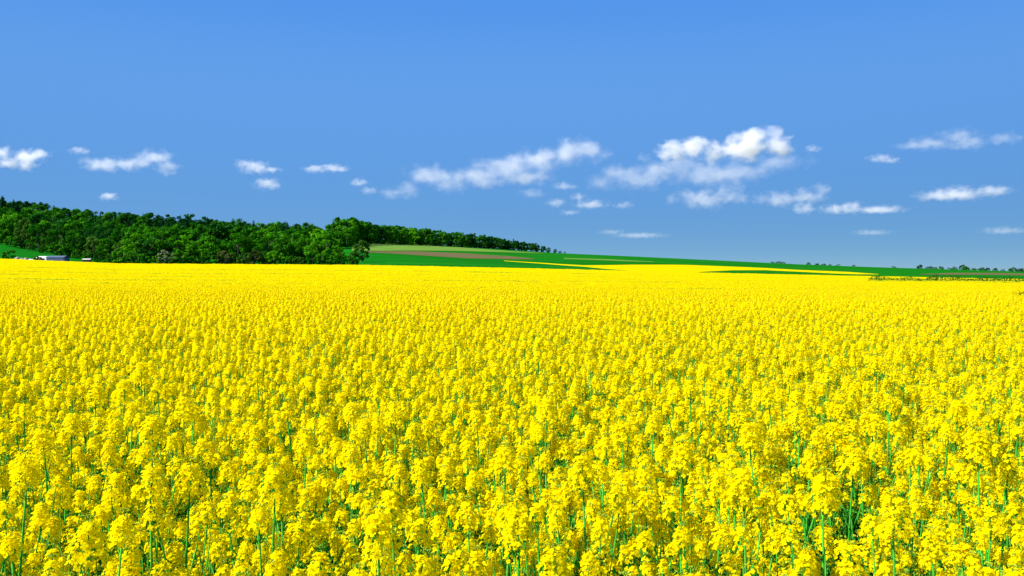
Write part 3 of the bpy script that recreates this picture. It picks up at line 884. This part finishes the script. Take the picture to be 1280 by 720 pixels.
def shed():
    D = 341; p = at(72, D) - Vector((0, 0, .35))
    r = empty('farm_shed', p, R(-6))
    L = 3.7
    crop_row = HOR - (p.z + 1.25 - EYE) / D * FPX
    tag(r, 'long low farm shed with blue-grey metal side and roof and white gable end', 'shed')
    b = MB(); b.box(-L + .5, L, -2, 2, -.5, 2.4); b.build('wall', M_BLUE, r)
    b = MB()
    for k in range(14): b.box(-L + .9 + k * .55, -L + .96 + k * .55, -2.04, -2.0, .3, 2.3)
    b.build('side_ribs', M_RIDGE, r)
    b = MB(); gable(b, -L - .2, -L + .497, -2.05, 2.05, -.5, 2.45, 3.15); b.build('gable_wall', M_WHITE, r)
    b = MB(); roof(b, -L + .52, L, -2, 2, 2.42, 3.0, .12, .06); rf = b.build('roof', M_BLUE, r)
    b = MB(); b.box(-L + .5, L + .1, -.12, .12, 3.03, 3.12); b.build('ridge_cap', M_RIDGE, rf)
    p2 = at(54, D + 2) - Vector((0, 0, .45))
    r2 = empty('barn', p2, R(4))
    tag(r2, 'small white-roofed barn with brown boarded wall, left of the long blue-grey shed', 'barn')
    b = MB(); gable(b, -2.2, 1.9, -1.6, 1.6, -.5, 1.9, 2.4); b.build('wall', M_WOOD, r2)
    b = MB(); roof(b, -2.3, 1.3, -1.6, 1.6, 1.94, 2.6, .25, .08); b.build('roof', M_WHITE, r2)
    b = MB(); b.box(-.9, .3, -1.66, -1.601, -.4, 1.6); b.build('door', M_WHITE, r2)
    p3 = at(109, 339)
    r3 = empty('hut', p3, R(10))
    tag(r3, 'small brown hut with a pale sheet roof, right of the long shed', 'hut')
    b = MB(); gable(b, -1.5, 1.4, -1.1, 1.1, -.5, 1.75, 2.1); b.build('wall', M_WOOD, r3)
    b = MB(); roof(b, -1.35, 1.3, -1.1, 1.1, 1.8, 2.2, .18, .07); b.build('roof', M_PALE, r3)
    b = MB(); b.box(-.4, .35, -1.15, -1.101, -.4, 1.5); b.build('door', M_STONE, r3)
    words = ['squat pale boulder nearest the dark round bush', 'flat pale boulder in the middle of the rubble row', 'low tan boulder in the rubble row', 'white upright block in the rubble row', 'small white block nearest the barn']
    for (px, s, w) in zip((22, 28, 33, 38, 41), (1.0, .8, .9, .6, .6), words):
        p = at(px, 337)
        bm = bmesh.new(); bmesh.ops.create_icosphere(bm, subdivisions=2, radius=s)
        for v in bm.verts:
            v.co *= 1 + .35 * noise.noise(v.co * 1.3 + Vector((px, 0, 0))); v.co.z *= .8
        me = bpy.data.meshes.new('boulder'); bm.to_mesh(me); bm.free(); me.materials.append(M_STONE if 'white' not in w else M_WHITE)
        o = link_mesh('boulder', me); o.location = p + Vector((0, 0, 1.15)); 
        o.scale = (1, 1, 1)
        o.location.z = p.z + s * .55 + .45
        tag(o, w + ', left of the farm buildings', 'boulder', 'rubble left of the farm buildings')
shed()

# ------------------------------------------------------------------ clouds: real volumes far out over the land
def cloud(px_puffs, D, dens, label, seed):
    """px_puffs: (column, row, radius x, radius y) in photograph pixels at distance D"""
    rg = random.Random(seed)
    k = D / FPX
    cx = sum(p[0] for p in px_puffs) / len(px_puffs); cyy = sum(p[1] for p in px_puffs) / len(px_puffs)
    org = Vector(((cx - 640) * k, D, EYE + (HOR - cyy) * k))
    puffs = []
    grow = 1.18 if dens < 2 else 1.06
    for (x, y, rx, ry) in px_puffs:
        rx *= grow; ry *= grow * (1.1 if dens < 2 else 1)
        c = Vector(((x - cx) * k, rg.uniform(-.5, .5) * rx * k, -(y - cyy) * k))
        puffs.append((c, Vector((rx * k, max(rx, ry) * k * .9, ry * k))))
    bm = bmesh.new()
    for c, r in puffs:
        rr = r * 1.36
        bmesh.ops.create_icosphere(bm, subdivisions=3, radius=1.0, matrix=Matrix.Translation(c) @ Matrix.Diagonal((*rr, 1)))
    me = bpy.data.meshes.new('cloud'); bm.to_mesh(me); bm.free()
    o = link_mesh('cloud', me); o.location = org
    if len(puffs) > 1:
        md = o.modifiers.new('merge', 'REMESH'); md.mode = 'VOXEL'
        md.voxel_size = min(min(r) for _, r in puffs) * .3
    m, nt, out = new_mat('cloud_vapour')
    tc = nt.nodes.new('ShaderNodeTexCoord')
    acc = None
    for c, r in puffs:
        s = nt.nodes.new('ShaderNodeVectorMath'); s.operation = 'MULTIPLY_ADD'
        inv_r = Vector((1 / r.x, 1 / r.y, 1 / r.z))
        s.inputs[1].default_value = inv_r; s.inputs[2].default_value = Vector((-c.x * inv_r.x, -c.y * inv_r.y, -c.z * inv_r.z))
        nt.links.new(tc.outputs['Object'], s.inputs[0])
        l = nt.nodes.new('ShaderNodeVectorMath'); l.operation = 'LENGTH'; nt.links.new(s.outputs[0], l.inputs[0])
        if acc is None: acc = l.outputs['Value']
        else:
            mn = nt.nodes.new('ShaderNodeMath'); mn.operation = 'SMOOTH_MIN'; mn.inputs[2].default_value = .35
            nt.links.new(acc, mn.inputs[0]); nt.links.new(l.outputs['Value'], mn.inputs[1]); acc = mn.outputs[0]
    mp = nt.nodes.new('ShaderNodeMapping'); mp.inputs['Location'].default_value = (seed * 13.7, seed * 7.1, 0); mp.inputs['Scale'].default_value = (1, 1, 1.25)
    nt.links.new(tc.outputs['Object'], mp.inputs[0])
    avg = sum(r.z for _, r in puffs) / len(puffs)
    n = noise_tex(nt, .75 / avg, 6, .6, vec=mp.outputs[0])
    a = nt.nodes.new('ShaderNodeMath'); a.operation = 'MULTIPLY_ADD'; a.inputs[1].default_value = 3.0; a.inputs[2].default_value = -1.5 + 1.12
    nt.links.new(n.outputs['Fac'], a.inputs[0])
    b = nt.nodes.new('ShaderNodeMath'); b.operation = 'SUBTRACT'; nt.links.new(a.outputs[0], b.inputs[0]); nt.links.new(acc, b.inputs[1])
    c0 = nt.nodes.new('ShaderNodeMath'); c0.operation = 'MULTIPLY'; c0.use_clamp = True; c0.inputs[1].default_value = 1.1
    nt.links.new(b.outputs[0], c0.inputs[0])
    cl = nt.nodes.new('ShaderNodeMath'); cl.operation = 'POWER'; cl.inputs[1].default_value = 2.0
    nt.links.new(c0.outputs[0], cl.inputs[0])
    dn = nt.nodes.new('ShaderNodeMath'); dn.operation = 'MULTIPLY'; dn.inputs[1].default_value = (.19 if dens < 2 else .26) * dens ** 1.35 / avg
    nt.links.new(cl.outputs[0], dn.inputs[0])
    v = nt.nodes.new('ShaderNodeVolumePrincipled')
    v.inputs['Color'].default_value = (1, .985, .965, 1); v.inputs['Anisotropy'].default_value = .2
    nt.links.new(dn.outputs[0], v.inputs['Density'])
    nt.links.new(v.outputs[0], out.inputs['Volume'])
    m.cycles.volume_step_rate = .3
    me.materials.append(m)
    tag(o, label, 'cloud', 'small fair-weather clouds over the horizon')
    return o
CL = [
 ([(8, 194, 14, 10), (30, 198, 16, 13), (48, 193, 12, 9), (12, 205, 16, 6), (34, 207, 12, 6)], 2.2, 'white ragged cloud cut by the left edge of the photo'),
 ([(98, 188, 12, 4)], 1.0, 'tiny pale cloud just right of the cloud on the left edge'),
 ([(135, 207, 24, 7), (160, 205, 20, 7), (195, 197, 20, 8), (210, 209, 14, 8), (178, 205, 14, 5)], 1.4, 'long white cloud with a raised right end over the left of the wood'),
 ([(138, 246, 10, 4)], 1.6, 'tiny white cloud touching the tree tops on the left'),
 ([(302, 204, 8, 5), (318, 209, 17, 7), (338, 212, 12, 3)], 1.5, 'small flat-based cloud, upper one of a pair over the wood'),
 ([(334, 230, 15, 6)], 1.7, 'small oval cloud, lower one of a pair over the wood'),
 ([(395, 212, 14, 4), (420, 211, 16, 4)], 1.3, 'thin flat streak of cloud over the right end of the wood'),
 ([(450, 228, 10, 5), (460, 238, 9, 4)], 1.3, 'pair of small puffs left of the middle'),
 ([(494, 241, 16, 6), (512, 236, 12, 9), (538, 220, 28, 11), (560, 226, 22, 12), (584, 222, 18, 8)], 1.15, 'pale cloud with a bright lower left horn above the tree row'),
 ([(605, 218, 22, 14), (640, 210, 26, 14), (675, 200, 26, 13), (712, 191, 24, 13), (738, 190, 22, 11), (620, 204, 12, 7), (660, 222, 26, 8)], 1.9, 'long bright cloud slanting up to the right, middle of the sky'),
 ([(665, 242, 15, 5)], .7, 'faint wisp under the long slanting cloud'),
 ([(695, 254, 11, 5), (738, 255, 18, 5), (722, 246, 10, 4), (712, 266, 10, 3)], 1.1, 'loose group of small puffs below the long slanting cloud'),
 ([(705, 233, 14, 4)], .9, 'flat faint streak right under the long slanting cloud'),
 ([(770, 219, 20, 11), (800, 222, 30, 12), (752, 228, 18, 8), (822, 214, 22, 10)], 1.15, 'pale hazy cloud left of the large bright cloud'),
 ([(806, 196, 8, 8)], 1.1, 'small upright puff at the left shoulder of the large bright cloud'),
 ([(840, 190, 18, 14), (865, 186, 20, 13), (893, 190, 18, 13), (930, 184, 28, 16), (965, 178, 20, 15), (945, 172, 24, 11), (975, 184, 14, 12)], 4.2, 'largest and brightest cloud, heaped white over the right of the field'),
 ([(850, 208, 24, 11), (890, 216, 46, 13), (930, 212, 34, 11), (968, 204, 34, 8), (835, 212, 26, 9)], 1.0, 'grey veil of cloud hanging under the largest bright cloud'),
 ([(1013, 187, 10, 4)], 1.0, 'tiny puff right of the largest cloud'),
 ([(840, 250, 9, 6), (872, 248, 20, 10), (885, 249, 18, 10), (915, 243, 18, 10)], 1.7, 'two-humped cloud below the largest cloud'),
 ([(950, 248, 10, 6), (975, 249, 22, 8), (1010, 244, 20, 8), (1027, 236, 12, 7)], 1.3, 'cloud with a raised right tip, right of the two-humped one'),
 ([(1002, 261, 14, 6)], 1.5, 'small bright puff left of the long flat cloud low on the right'),
 ([(1048, 261, 18, 5), (1060, 260, 16, 6), (1092, 263, 26, 4)], 1.4, 'long flat cloud low on the right'),
 ([(1102, 197, 14, 4), (1114, 200, 12, 3)], 1.1, 'short thin streak, upper right'),
 ([(1140, 182, 20, 4), (1165, 178, 26, 7), (1190, 172, 22, 8), (1215, 177, 24, 7), (1248, 175, 20, 6)], .8, 'wispy long cloud in the upper right'),
 ([(1170, 245, 24, 5), (1205, 241, 28, 7), (1245, 238, 18, 6)], 1.6, 'flat bright cloud near the right edge'),
 ([(780, 256, 12, 4)], .8, 'faint puff low in the sky, right of the small puffs'),
 ([(800, 294, 30, 3), (765, 290, 16, 3)], .45, 'faint low streak just over the green hill'),
 ([(1085, 291, 22, 3)], .45, 'faint low streak above the right skyline'),
 ([(1255, 288, 26, 4)], .5, 'faint low streak at the right edge'),
]
for i, (pf, dn, lb) in enumerate(CL):
    rowm = sum(p[1] for p in pf) / len(pf)
    D = 780 * FPX / (HOR - rowm)
    cloud(pf, D, dn, lb, i + 1)
